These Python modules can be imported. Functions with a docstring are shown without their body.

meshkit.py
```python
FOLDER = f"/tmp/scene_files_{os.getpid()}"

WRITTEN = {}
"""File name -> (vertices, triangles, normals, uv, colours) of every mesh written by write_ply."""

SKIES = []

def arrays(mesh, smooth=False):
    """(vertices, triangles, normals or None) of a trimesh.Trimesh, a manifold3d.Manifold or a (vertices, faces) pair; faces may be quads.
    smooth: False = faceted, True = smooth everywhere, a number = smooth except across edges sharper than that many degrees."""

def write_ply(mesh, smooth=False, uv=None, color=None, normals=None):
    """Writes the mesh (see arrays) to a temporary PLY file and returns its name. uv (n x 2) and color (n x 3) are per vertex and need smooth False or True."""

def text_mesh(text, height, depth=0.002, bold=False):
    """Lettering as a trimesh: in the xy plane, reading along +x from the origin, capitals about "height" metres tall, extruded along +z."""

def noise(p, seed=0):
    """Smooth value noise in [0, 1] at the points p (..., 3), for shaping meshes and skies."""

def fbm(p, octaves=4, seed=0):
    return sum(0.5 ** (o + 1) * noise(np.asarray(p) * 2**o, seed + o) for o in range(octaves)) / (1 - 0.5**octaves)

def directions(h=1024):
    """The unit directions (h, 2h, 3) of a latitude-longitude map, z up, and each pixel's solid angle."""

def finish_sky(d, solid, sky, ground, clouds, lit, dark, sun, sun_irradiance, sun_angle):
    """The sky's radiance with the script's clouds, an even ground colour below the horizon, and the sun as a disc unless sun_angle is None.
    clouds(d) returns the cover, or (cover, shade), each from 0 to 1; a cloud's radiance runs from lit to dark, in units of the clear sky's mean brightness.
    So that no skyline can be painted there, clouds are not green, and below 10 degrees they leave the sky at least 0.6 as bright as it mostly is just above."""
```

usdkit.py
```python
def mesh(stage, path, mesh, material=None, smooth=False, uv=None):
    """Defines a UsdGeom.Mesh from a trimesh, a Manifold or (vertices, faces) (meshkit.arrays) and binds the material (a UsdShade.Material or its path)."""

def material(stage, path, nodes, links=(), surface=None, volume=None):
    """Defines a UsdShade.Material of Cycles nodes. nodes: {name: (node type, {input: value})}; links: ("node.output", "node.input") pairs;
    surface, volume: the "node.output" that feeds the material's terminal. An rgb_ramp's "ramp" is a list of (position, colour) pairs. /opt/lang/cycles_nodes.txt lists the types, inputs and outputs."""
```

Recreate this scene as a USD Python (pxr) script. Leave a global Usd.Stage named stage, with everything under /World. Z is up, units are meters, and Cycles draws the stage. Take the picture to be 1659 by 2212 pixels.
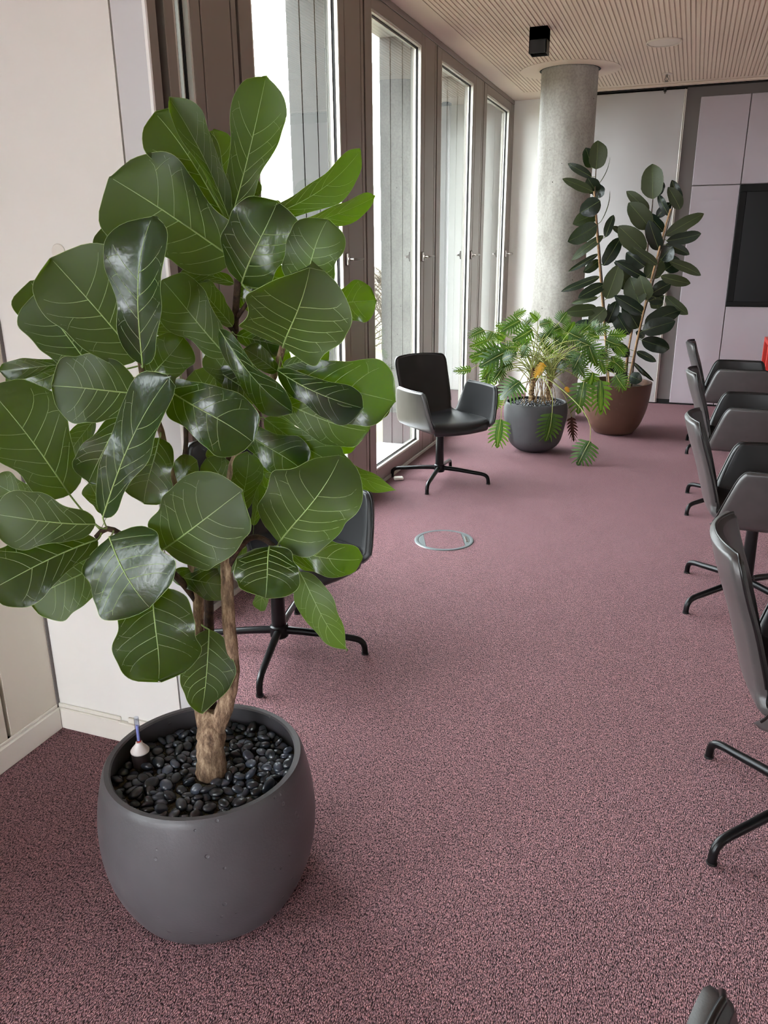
import math, random
import numpy as np
import trimesh
from scipy.interpolate import PchipInterpolator
from pxr import Usd, UsdGeom, UsdLux, UsdShade, Gf, Sdf, Vt
import usdkit, meshkit

stage = Usd.Stage.CreateInMemory()
UsdGeom.SetStageUpAxis(stage, UsdGeom.Tokens.z)
UsdGeom.SetStageMetersPerUnit(stage, 1.0)
UsdGeom.Xform.Define(stage, '/World')
UsdGeom.Scope.Define(stage, '/World/Looks')

# ------------------------------------------------------------------ camera, sky, exposure
EXPOSURE = 2.75
SKY = (0.91, 0.955, 1.0)
SKY_STRENGTH = 1.0
F_, PITCH, YAW, ROLL, EYE = 1714.4, math.radians(18.283), math.radians(20.551), math.radians(-0.4924), 1.6
_f = np.array([-math.sin(YAW) * math.cos(PITCH), math.cos(YAW) * math.cos(PITCH), -math.sin(PITCH)])
_r0 = np.array([math.cos(YAW), math.sin(YAW), 0])
_u0 = np.cross(_r0, _f)
CAM_R = math.cos(ROLL) * _r0 + math.sin(ROLL) * _u0
CAM_U = -math.sin(ROLL) * _r0 + math.cos(ROLL) * _u0
CAM_F = _f
CAM_P = np.array([0, 0, EYE])
cam = UsdGeom.Camera.Define(stage, '/World/camera')
cam.AddTransformOp().Set(Gf.Matrix4d(*[float(x) for x in (*CAM_R, 0, *CAM_U, 0, *(-CAM_F), 0, *CAM_P, 1)]))
cam.CreateHorizontalApertureAttr(36.0)
cam.CreateFocalLengthAttr(36.0 * F_ / 1659)
cam.CreateClippingRangeAttr(Gf.Vec2f(0.05, 2000))
cam.CreateExposureAttr(EXPOSURE)

dome = UsdLux.DomeLight.Define(stage, '/World/sky')
dome.CreateIntensityAttr(SKY_STRENGTH)
dome.CreateColorAttr(Gf.Vec3f(*SKY))

# ------------------------------------------------------------------ measuring helpers (photo pixel -> point of the room)
def ray(x, y):
    return CAM_R * (x - 829.5) / F_ - CAM_U * (y - 1106) / F_ + CAM_F
def on_floor(x, y, z=0.0):
    d = ray(x, y); return CAM_P + d * (z - EYE) / d[2]
HEAD = np.array([-math.sin(YAW), math.cos(YAW), 0])
def near(thing, x, y, d=0.0):
    """the point seen at x, y whose distance is that of THING plus d metres"""
    r = ray(x, y); return CAM_P + r * (((thing - CAM_P) @ HEAD + d) / (r @ HEAD))
def px_per_m(p):
    return F_ / ((p - CAM_P) @ CAM_F)

# ------------------------------------------------------------------ names, labels
_used = {}
def numbered(parent, name):
    k = (parent, name); n = _used.get(k, -1) + 1; _used[k] = n
    return f'{parent}/{name}' + (f'_{n:03d}' if n else '')
def path_of(p):
    return '/World' if p is None else str(p.GetPath())
def tag(prim, label=None, category=None, group=None, kind=None):
    for k, v in (('label', label), ('category', category), ('group', group), ('kind', kind)):
        if v: prim.SetCustomDataByKey(k, v)
    return prim
def obj(name, m, material, parent=None, smooth=False, **tags):
    p = numbered(path_of(parent), name)
    prim = usdkit.mesh(stage, p, m, LOOK[material], smooth=smooth).GetPrim()
    return tag(prim, **tags)
def thing(name, loc=(0, 0, 0), rotz=0, **tags):
    x = UsdGeom.Xform.Define(stage, numbered('/World', name))
    if any(loc): x.AddTranslateOp().Set(Gf.Vec3d(*[float(a) for a in loc]))
    if rotz: x.AddRotateZOp().Set(rotz)
    return tag(x.GetPrim(), **tags)
def dup(source, name, loc, rotz, **tags):
    r = thing(name, loc, rotz, **tags)
    r.GetReferences().AddInternalReference(source.GetPath()); r.SetInstanceable(True)
    return r

# ------------------------------------------------------------------ materials
LOOK = {}
def lin(r, g, b):
    return tuple((c / 255 / 12.92) if c / 255 <= 0.04045 else ((c / 255 + 0.055) / 1.055) ** 2.4 for c in (r, g, b))
def mat(name, nodes, links, surface='p.BSDF', volume=None):
    LOOK[name] = usdkit.material(stage, '/World/Looks/' + name, nodes, links, surface=surface, volume=volume)
def plain(name, col, rough=0.5, metal=0.0, spec=0.5, coat=0.0, noise=None, bump=None, var=None):
    """principled; noise=(scale, colour 2, lo, hi) mottles it, bump=(scale, metres) gives it grain"""
    n = {'p': ('principled_bsdf', dict(base_color=col, roughness=rough, metallic=metal, specular_ior_level=spec, coat_weight=coat)), 'g': ('geometry', {})}
    l = []
    if noise:
        s, c2, lo, hi = noise
        n['n'] = ('noise_texture', dict(scale=s, detail=5.0, roughness=0.6)); n['r'] = ('rgb_ramp', dict(ramp=[(lo, col), (hi, c2)]))
        l += [('g.position', 'n.vector'), ('n.fac', 'r.fac'), ('r.color', 'p.base_color')]
    if bump:
        n['bn'] = ('noise_texture', dict(scale=bump[0], detail=3.0)); n['b'] = ('bump', dict(strength=bump[2] if len(bump) > 2 else 0.5, distance=bump[1]))
        l += [('g.position', 'bn.vector'), ('bn.fac', 'b.height'), ('b.normal', 'p.normal')]
    mat(name, n, l)

plain('white_wall', lin(238, 237, 233), 0.55, noise=(1.5, lin(234, 232, 226), .35, .7), bump=(220, .0004, .3))
plain('pier_white', lin(214, 214, 216), 0.55)
plain('edge_white', lin(250, 250, 248), 0.4)
plain('white_trim', lin(230, 226, 217), 0.4)
plain('left_wall', lin(224, 217, 204), 0.5, noise=(1.2, lin(218, 211, 197), .35, .7), bump=(220, .0004, .3))
plain('ceiling_white', lin(224, 210, 195), 0.8)
plain('ceiling_back', lin(120, 98, 84), 0.9)
plain('frame', lin(138, 127, 119), 0.38, metal=0.35, spec=0.5)
plain('bead', lin(206, 203, 194), 0.35, metal=0.2)
plain('gasket', lin(22, 20, 20), 0.6)
plain('fin_metal', lin(62, 61, 59), 0.6, spec=0.3, noise=(3, lin(70, 69, 66), .3, .7))
plain('sill_metal', lin(178, 178, 180), 0.4, metal=0.2)
plain('steel', lin(150, 142, 136), 0.32, metal=1.0)
plain('ring_metal', lin(112, 120, 122), 0.4, metal=0.4)
plain('black_paint', lin(16, 16, 17), 0.45)
plain('black_gap', lin(12, 11, 11), 0.8)
plain('partition', lin(184, 181, 182), 0.55, bump=(300, .0003, .3))
plain('alu_edge', lin(205, 200, 192), 0.35, metal=0.4)
plain('fabric_panel', lin(172, 163, 171), 0.9, noise=(260, lin(186, 177, 184), .35, .65), bump=(420, .0006, .5))
plain('dark_recess', lin(106, 100, 98), 0.7)
plain('screen', lin(10, 10, 12), 0.3, spec=.2)
plain('bezel', lin(6, 6, 6), 0.5, spec=.2)
plain('leather', lin(20, 20, 22), 0.36, spec=0.45, noise=(14, lin(26, 25, 27), .35, .7), bump=(420, .0005, .35))
plain('leather_back', lin(60, 57, 57), 0.38, spec=0.55, noise=(9, lin(70, 66, 66), .35, .7), bump=(420, .0005, .35))
plain('piping', lin(12, 12, 13), 0.3)
plain('chair_metal', lin(24, 24, 26), 0.3, metal=0.6, spec=0.6)
plain('glide', lin(15, 15, 15), 0.6)
plain('soil', lin(70, 60, 42), 0.95, noise=(90, lin(122, 112, 86), .4, .65), bump=(160, .004, 1.0))
plain('dark_soil', lin(40, 32, 26), 0.95, noise=(60, lin(70, 56, 42), .4, .65), bump=(120, .004, 1.0))
plain('red_paint', lin(190, 42, 34), 0.4)
plain('cane', lin(176, 140, 100), 0.55, noise=(40, lin(130, 96, 66), .4, .7), bump=(90, .001, .4))
plain('twig', lin(48, 34, 28), 0.8, noise=(70, lin(84, 62, 48), .4, .7), bump=(150, .002, .8))
plain('rubber_stem', lin(62, 50, 40), 0.7, noise=(60, lin(104, 86, 68), .4, .7), bump=(150, .001, .6))
plain('philo_trunk', lin(176, 148, 108), 0.8, noise=(45, lin(92, 66, 42), .38, .62), bump=(90, .004, .9))
plain('petiole', lin(150, 158, 84), 0.5)
plain('gauge_black', lin(52, 43, 43), 0.4)
plain('gauge_white', lin(214, 206, 204), 0.35)
plain('gauge_red', lin(210, 70, 50), 0.4)
plain('paper', lin(226, 222, 214), 0.6)
plain('ground_grass', lin(80, 72, 52), 0.95, noise=(.08, lin(62, 58, 38), .35, .65))
plain('bare_tree', lin(66, 57, 46), 0.95)
plain('disc_white', lin(214, 203, 192), 0.5)

# concrete: mottled, with pin holes
mat('concrete', {
    'g': ('geometry', {}), 'mp': ('mapping', dict(scale=(1, 1, .35))),
    'n': ('noise_texture', dict(scale=7.0, detail=6.0, roughness=.65)), 'n2': ('noise_texture', dict(scale=55.0, detail=4.0)),
    'r': ('rgb_ramp', dict(ramp=[(.3, lin(146, 141, 134)), (.5, lin(164, 160, 153)), (.72, lin(178, 174, 168))])),
    'r2': ('rgb_ramp', dict(ramp=[(.35, (.82, .82, .82)), (.6, (1, 1, 1))])),
    'm': ('mix_color', dict(blend_type='multiply', fac=1.0)),
    'v': ('voronoi_texture', dict(scale=9.0)), 'vr': ('rgb_ramp', dict(ramp=[(.04, (.22, .2, .18)), (.06, (1, 1, 1))])),
    'm2': ('mix_color', dict(blend_type='multiply', fac=1.0)),
    'b': ('bump', dict(strength=.4, distance=.002)), 'p': ('principled_bsdf', dict(roughness=.7))},
    [('g.position', 'mp.vector'), ('mp.vector', 'n.vector'), ('g.position', 'n2.vector'), ('g.position', 'v.vector'), ('n.fac', 'r.fac'), ('n2.fac', 'r2.fac'),
     ('r.color', 'm.a'), ('r2.color', 'm.b'), ('v.distance', 'vr.fac'), ('m.result', 'm2.a'), ('vr.color', 'm2.b'), ('m2.result', 'p.base_color'),
     ('n2.fac', 'b.height'), ('b.normal', 'p.normal')])

# loop-pile carpet: rows of small uneven loops
mat('carpet', {
    'g': ('geometry', {}), 'wn': ('noise_texture', dict(scale=110.0, detail=2.0)), 'ws': ('vector_math', dict(math_type='scale', scale=.006)), 'wa': ('vector_math', dict(math_type='add')),
    'mp': ('mapping', dict(rotation=(0, 0, .12), scale=(350, 150, 1))),
    'v': ('voronoi_texture', dict(scale=1.0, dimensions='2D', randomness=.9)),
    'cr': ('rgb_ramp', dict(ramp=[(0.0, lin(222, 180, 181)), (.3, lin(182, 138, 142)), (.52, lin(118, 82, 88)), (.78, lin(46, 28, 33))])),
    'sx': ('separate_color', {}), 'tr': ('rgb_ramp', dict(ramp=[(0, (.62, .58, .62)), (.5, (.92, .9, .92)), (1, (1.2, 1.14, 1.14))])),
    'm': ('mix_color', dict(blend_type='multiply', fac=1.0, use_clamp_result=False)),
    'big': ('noise_texture', dict(scale=75.0, detail=2.0)), 'br': ('rgb_ramp', dict(ramp=[(.32, (.72, .70, .74)), (.68, (1.14, 1.10, 1.10))])), 'm3': ('mix_color', dict(blend_type='multiply', fac=1.0, use_clamp_result=False)),
    'inv': ('math', dict(math_type='subtract', value1=1.0)),
    'b': ('bump', dict(strength=1.0, distance=.006)),
    'p': ('principled_bsdf', dict(roughness=.85, specular_ior_level=.25, sheen_weight=.06, sheen_roughness=.5, sheen_tint=(1, .9, .93)))},
    [('g.position', 'wn.vector'), ('wn.color', 'ws.vector1'), ('ws.vector', 'wa.vector1'), ('g.position', 'wa.vector2'), ('wa.vector', 'mp.vector'), ('mp.vector', 'v.vector'),
     ('v.distance', 'cr.fac'), ('v.color', 'sx.color'), ('sx.r', 'tr.fac'), ('cr.color', 'm.a'), ('tr.color', 'm.b'),
     ('g.position', 'big.vector'), ('big.fac', 'br.fac'), ('m.result', 'm3.a'), ('br.color', 'm3.b'), ('m3.result', 'p.base_color'),
     ('v.distance', 'inv.value2'), ('inv.value', 'b.height'), ('b.normal', 'p.normal')])

# double-glazed pane: clear, with the reflections of its four surfaces
def thin_glass(name, k, tint):
    """a thin sheet: clear, with mirror reflections that grow towards grazing angles alike from both sides"""
    mat(name, {'g': ('geometry', {}), 'd': ('vector_math', dict(math_type='dot_product')), 'a': ('math', dict(math_type='absolute')), 'i': ('math', dict(math_type='subtract', value1=1.0)), 'w': ('math', dict(math_type='power', value2=5.0)),
               'k': ('math', dict(math_type='multiply_add', value2=.96 * k, value3=.04 * k, use_clamp=True)), 't': ('transparent_bsdf', dict(color=tint)), 'gl': ('glossy_bsdf', dict(color=(.95, .97, .96), roughness=.0)), 'x': ('mix_closure', {})},
        [('g.normal', 'd.vector1'), ('g.incoming', 'd.vector2'), ('d.value', 'a.value1'), ('a.value', 'i.value2'), ('i.value', 'w.value1'), ('w.value', 'k.value1'), ('k.value', 'x.fac'), ('t.BSDF', 'x.closure1'), ('gl.BSDF', 'x.closure2')], surface='x.closure')
thin_glass('pane', 2.2, (.86, .90, .88))
thin_glass('clear_tube', 4.0, (.80, .84, .95))
plain('blue_liquid', lin(168, 170, 222), 0.2)

# pot: matt grey fibre concrete with a few pits
def pot_mat(name, c1, c2, rough):
    mat(name, {'g': ('geometry', {}), 'n': ('noise_texture', dict(scale=5.0, detail=5.0)), 'r': ('rgb_ramp', dict(ramp=[(.3, c1), (.7, c2)])),
               'v': ('voronoi_texture', dict(scale=26.0)), 'n2': ('noise_texture', dict(scale=9.0)), 'a': ('math', dict(math_type='multiply')),
               'vr': ('rgb_ramp', dict(ramp=[(.035, (.0, .0, .0)), (.06, (1, 1, 1))])), 'b': ('bump', dict(strength=.5, distance=.003)),
               'n3': ('noise_texture', dict(scale=150.0, detail=2.0)), 'b2': ('bump', dict(strength=.25, distance=.001)),
               'p': ('principled_bsdf', dict(roughness=rough, specular_ior_level=.4))},
        [('g.position', 'n.vector'), ('g.position', 'v.vector'), ('g.position', 'n2.vector'), ('g.position', 'n3.vector'), ('n.fac', 'r.fac'), ('r.color', 'p.base_color'), ('v.distance', 'a.value1'), ('n2.fac', 'a.value2'), ('a.value', 'vr.fac'),
         ('vr.color', 'b.height'), ('n3.fac', 'b2.height'), ('b.normal', 'b2.normal'), ('b2.normal', 'p.normal')])
pot_mat('pot_grey', lin(69, 67, 70), lin(78, 76, 79), .42)
pot_mat('pot_dark', lin(58, 58, 60), lin(70, 70, 72), .6)
pot_mat('pot_copper', lin(80, 56, 46), lin(94, 68, 55), .40)

mat('bark', {'g': ('geometry', {}), 'mp': ('mapping', dict(scale=(1, 1, .3))), 'n': ('noise_texture', dict(scale=80.0, detail=5.0, roughness=.7)),
             'r': ('rgb_ramp', dict(ramp=[(.32, lin(72, 52, 38)), (.5, lin(128, 104, 82)), (.68, lin(182, 158, 132))])), 'b': ('bump', dict(strength=1.0, distance=.006)), 'p': ('principled_bsdf', dict(roughness=.85))},
    [('g.position', 'mp.vector'), ('mp.vector', 'n.vector'), ('n.fac', 'r.fac'), ('r.color', 'p.base_color'), ('n.fac', 'b.height'), ('b.normal', 'p.normal')])

def leaf_mat(name, top, under, glow, rough_top, rough_under, trans=.35, spec=.5):
    mat(name, {'g': ('geometry', {}), 'n': ('noise_texture', dict(scale=30.0, detail=3.0)), 'oi': ('object_info', {}),
               'mx': ('mix_color', dict(a=top, b=under)), 'vr': ('rgb_ramp', dict(ramp=[(0, (.68, .74, .74)), (1, (1.16, 1.1, 1.06))])), 'mv': ('mix_color', dict(blend_type='multiply', fac=1.0, use_clamp_result=False)),
               'rr': ('mix_float', dict(a=rough_top, b=rough_under)), 'b': ('bump', dict(strength=.35, distance=.006)),
               'p': ('principled_bsdf', dict(specular_ior_level=spec)), 't': ('translucent_bsdf', dict(color=glow)), 'x': ('mix_closure', dict(fac=trans))},
        [('g.position', 'n.vector'), ('n.fac', 'b.height'), ('b.normal', 'p.normal'), ('g.backfacing', 'mx.fac'), ('g.backfacing', 'rr.fac'), ('rr.result', 'p.roughness'), ('oi.random', 'vr.fac'),
         ('mx.result', 'mv.a'), ('vr.color', 'mv.b'), ('mv.result', 'p.base_color'), ('p.BSDF', 'x.closure1'), ('t.BSDF', 'x.closure2')], surface='x.closure')
leaf_mat('fig_leaf', lin(22, 41, 27), lin(46, 61, 30), lin(130, 176, 8), .26, .58, .32, .7)
leaf_mat('rubber_leaf', lin(22, 38, 32), lin(56, 66, 40), lin(60, 80, 20), .28, .5, .10, .55)
leaf_mat('philo_leaf', lin(22, 48, 30), lin(54, 84, 34), lin(120, 165, 25), .25, .45, .24)
leaf_mat('yellow_leaf', lin(206, 150, 30), lin(200, 146, 40), lin(220, 160, 20), .5, .6, .4)
leaf_mat('dead_leaf', lin(70, 40, 30), lin(80, 48, 36), lin(60, 30, 20), .7, .8, .1)
plain('vein', lin(142, 168, 98), .5)
plain('vein_dark', lin(96, 112, 62), .5)
mat('pebble', {'g': ('geometry', {}), 'oi': ('object_info', {}), 'n': ('noise_texture', dict(scale=40.0, detail=3.0)), 'r': ('rgb_ramp', dict(ramp=[(0, lin(22, 26, 32)), (.6, lin(40, 46, 55)), (1, lin(68, 76, 90))])),
               'n2': ('noise_texture', dict(scale=300.0)), 'b': ('bump', dict(strength=.15, distance=.001)), 'p': ('principled_bsdf', dict(roughness=.26, specular_ior_level=.75))},
    [('oi.random', 'r.fac'), ('r.color', 'p.base_color'), ('g.position', 'n2.vector'), ('n2.fac', 'b.height'), ('b.normal', 'p.normal')])

# ------------------------------------------------------------------ shapes
def box(x0, x1, y0, y1, z0, z1, bevel=0.0):
    x0, x1 = sorted((x0, x1)); y0, y1 = sorted((y0, y1)); z0, z1 = sorted((z0, z1))
    if bevel:
        b = min(bevel, (x1 - x0) / 2.01, (y1 - y0) / 2.01, (z1 - z0) / 2.01)
        pts = [(x, y, z) for (xa, xb, ya, yb, za, zb) in ((x0, x1, y0 + b, y1 - b, z0 + b, z1 - b), (x0 + b, x1 - b, y0, y1, z0 + b, z1 - b), (x0 + b, x1 - b, y0 + b, y1 - b, z0, z1))
               for x in (xa, xb) for y in (ya, yb) for z in (za, zb)]
        return trimesh.convex.convex_hull(np.array(pts))
    m = trimesh.creation.box([x1 - x0, y1 - y0, z1 - z0]); m.apply_translation([(x0 + x1) / 2, (y0 + y1) / 2, (z0 + z1) / 2]); return m
def join(*ms):
    return trimesh.util.concatenate([m for m in ms if m is not None])
def lathe(profile, n=64):
    """profile: (r, z) from bottom to top along the outside and back inside"""
    p = np.array(profile, float); k = len(p); a = np.linspace(0, 2 * np.pi, n, endpoint=False)
    v = np.stack([np.outer(np.cos(a), p[:, 0]), np.outer(np.sin(a), p[:, 0]), np.tile(p[:, 1], (n, 1))], 2).reshape(-1, 3)
    f = []
    for i in range(n):
        j = (i + 1) % n
        for q in range(k - 1):
            f += [(i * k + q, j * k + q, j * k + q + 1), (i * k + q, j * k + q + 1, i * k + q + 1)]
    m = trimesh.Trimesh(v, np.array(f), process=False); m.merge_vertices(); m.update_faces(m.nondegenerate_faces()); return m
def smooth_line(pts, n):
    p = np.array(pts, float)
    if len(p) < 3: return p[0] + (p[-1] - p[0]) * np.linspace(0, 1, n)[:, None]
    t = np.r_[0, np.cumsum(np.linalg.norm(np.diff(p, axis=0), axis=1))]
    return PchipInterpolator(t, p)(np.linspace(0, t[-1], n))
def tube(pts, radii, sides=8, caps=True, flat=1.0, up=None):
    p = np.array(pts, float); n = len(p); r = np.interp(np.linspace(0, 1, n), np.linspace(0, 1, len(np.atleast_1d(radii))), np.atleast_1d(radii))
    t = np.gradient(p, axis=0); t /= np.linalg.norm(t, axis=1, keepdims=True) + 1e-12
    ref = np.array(up, float) if up is not None else (np.array([0, 0, 1.0]) if abs(t[0][2]) < .9 else np.array([1.0, 0, 0]))
    u = np.cross(t[0], ref); u /= np.linalg.norm(u); V = []
    a = np.linspace(0, 2 * np.pi, sides, endpoint=False)
    for i in range(n):
        u = u - t[i] * (u @ t[i]); u /= np.linalg.norm(u); w = np.cross(t[i], u)
        V.append(p[i] + r[i] * (np.cos(a)[:, None] * u + np.sin(a)[:, None] * w * flat))
    V = np.concatenate(V); f = []
    for i in range(n - 1):
        for k in range(sides):
            q = (k + 1) % sides; f += [(i * sides + k, i * sides + q, (i + 1) * sides + q), (i * sides + k, (i + 1) * sides + q, (i + 1) * sides + k)]
    if caps:
        V = np.vstack([V, p[0], p[-1]])
        for k in range(sides):
            q = (k + 1) % sides; f += [(n * sides, q, k), (n * sides + 1, (n - 1) * sides + k, (n - 1) * sides + q)]
    return trimesh.Trimesh(V, np.array(f), process=False)
def pad(P, thick, edge=(1, 1, 1, 1), soft=3):
    """a closed cushion around the grid of points P (nu, nv, 3); edge: which borders (u0, u1, v0, v1) are rounded"""
    nu, nv = P.shape[:2]
    n = np.cross(np.gradient(P, axis=0), np.gradient(P, axis=1)); n /= np.linalg.norm(n, axis=2, keepdims=True) + 1e-12
    du = np.r_[0, np.cumsum(np.linalg.norm(np.diff(P, axis=0), axis=2).mean(1))]; dv = np.r_[0, np.cumsum(np.linalg.norm(np.diff(P, axis=1), axis=2).mean(0))]
    d = np.full((nu, nv), 9.0)
    if edge[0]: d = np.minimum(d, du[:, None])
    if edge[1]: d = np.minimum(d, (du[-1] - du)[:, None])
    if edge[2]: d = np.minimum(d, dv[None, :])
    if edge[3]: d = np.minimum(d, (dv[-1] - dv)[None, :])
    thick = np.broadcast_to(np.asarray(thick, float).reshape(-1, 1), (nu, 1)); q = np.clip(d / (thick / 2), 0, 1); h = thick / 2 * np.sqrt(1 - (1 - q) ** 2)
    A, B = P + n * h[..., None], P - n * h[..., None]
    V = np.vstack([A.reshape(-1, 3), B.reshape(-1, 3)]); N = nu * nv; f = []
    for i in range(nu - 1):
        for j in range(nv - 1):
            a, b, c, e = i * nv + j, (i + 1) * nv + j, (i + 1) * nv + j + 1, i * nv + j + 1
            f += [(a, b, c), (a, c, e), (N + a, N + c, N + b), (N + a, N + e, N + c)]
    def wall(idx):
        for a, b in zip(idx[:-1], idx[1:]): f.extend([(a, b, N + b), (a, N + b, N + a)])
    wall([j for j in range(nv)][::-1]); wall([(nu - 1) * nv + j for j in range(nv)]); wall([i * nv for i in range(nu)]); wall([i * nv + nv - 1 for i in range(nu)][::-1])
    m = trimesh.Trimesh(V, np.array(f), process=False); m.merge_vertices(digits_vertex=6); m.update_faces(m.nondegenerate_faces()); return m
def disc(cx, cy, r, z0, z1, n=48, bevel=0.0):
    b = bevel or 1e-4
    m = lathe([(0, z0), (r - b, z0), (r, z0 + b), (r, z1 - b), (r - b, z1), (0, z1)], n); m.apply_translation([cx, cy, 0]); return m

# ------------------------------------------------------------------ the room
XW, YB, ZC = -1.938, 9.2, 3.08           # window wall, back wall, ceiling
XR, YN = 5.2, -4.2                        # the right wall and the wall behind the photographer
S = dict(kind='structure')
obj('floor', box(XW - .30, XR, YN, YB + .3, -.12, 0), 'carpet', **S)

# ceiling: a board cut with fine grooves that run along the windows, plain at its borders
GX0, GX1, GY0, GY1, PITCHG = -1.78, XR - .1, YN + .2, 8.78, .032
v, f = [], []
ng = int((GX1 - GX0) / PITCHG)
prof = []
for i in range(ng):
    x = GX0 + i * PITCHG
    prof += [(x, 0), (x + .0225, 0), (x + .023, .0035), (x + .0315, .0035)]
prof += [(GX0 + ng * PITCHG, 0)]
for x, z in prof: v += [(x, GY0, ZC + z), (x, GY1, ZC + z)]
for i in range(len(prof) - 1): f += [(2 * i, 2 * i + 1, 2 * i + 3), (2 * i, 2 * i + 3, 2 * i + 2)]
ceil = obj('ceiling', join(box(XW - .3, XR, YN, YB + .3, ZC + .03, ZC + .15), box(XW - .3, GX0, YN, YB, ZC, ZC + .03), box(GX0, XR, GY1, YB, ZC, ZC + .03), box(GX0, XR, YN, GY0, ZC, ZC + .03), box(GX0 + ng * PITCHG, XR, GY0, GY1, ZC, ZC + .03)), 'ceiling_white', **S)
mat('ceiling_grooved', {'g': ('geometry', {}), 's': ('separate_xyz', {}), 'r': ('rgb_ramp', dict(ramp=[(0, lin(224, 210, 195)), (1, lin(190, 171, 155))])), 'mr': ('map_range', dict(from_min=ZC + .0012, from_max=ZC + .0033, to_min=0., to_max=1., clamp=True)),
    'p': ('principled_bsdf', dict(roughness=.8))}, [('g.position', 's.vector'), ('s.z', 'mr.value'), ('mr.result', 'r.fac'), ('r.color', 'p.base_color')])
obj('groove_board', trimesh.Trimesh(np.array(v), np.array(f), process=False), 'ceiling_grooved', ceil, kind='stuff')
col_c = np.array([-1.184, 7.892])
collar = lathe([(.262, ZC + .02), (.262, ZC - .003), (.43, ZC - .003), (.43, ZC + .001)], 64); collar.apply_translation([*col_c, 0])
obj('collar_plate', collar, 'ceiling_white', ceil)
obj('collar_gap', disc(*col_c, .262, ZC - .0005, ZC + .012), 'black_gap', ceil)

obj('wall_right', box(XR, XR + .15, YN, YB + .3, 0, ZC), 'white_wall', **S)
NEAR_WIN = [(-1.75, -.35)]
xs = [XW - .3] + [x for w in NEAR_WIN for x in w] + [XR + .15]
obj('wall_near', join(*[box(xs[i], xs[i + 1], YN - .15, YN, 0, ZC) for i in range(0, len(xs), 2)], *[box(a, c, YN - .15, YN, z, y) for a, c in NEAR_WIN for z, y in ((0, .12), (2.96, ZC))]), 'white_wall', **S)
obj('wall_back', box(XW - .3, XR + .15, YB, YB + .2, 0, ZC), 'white_wall', **S)

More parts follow.
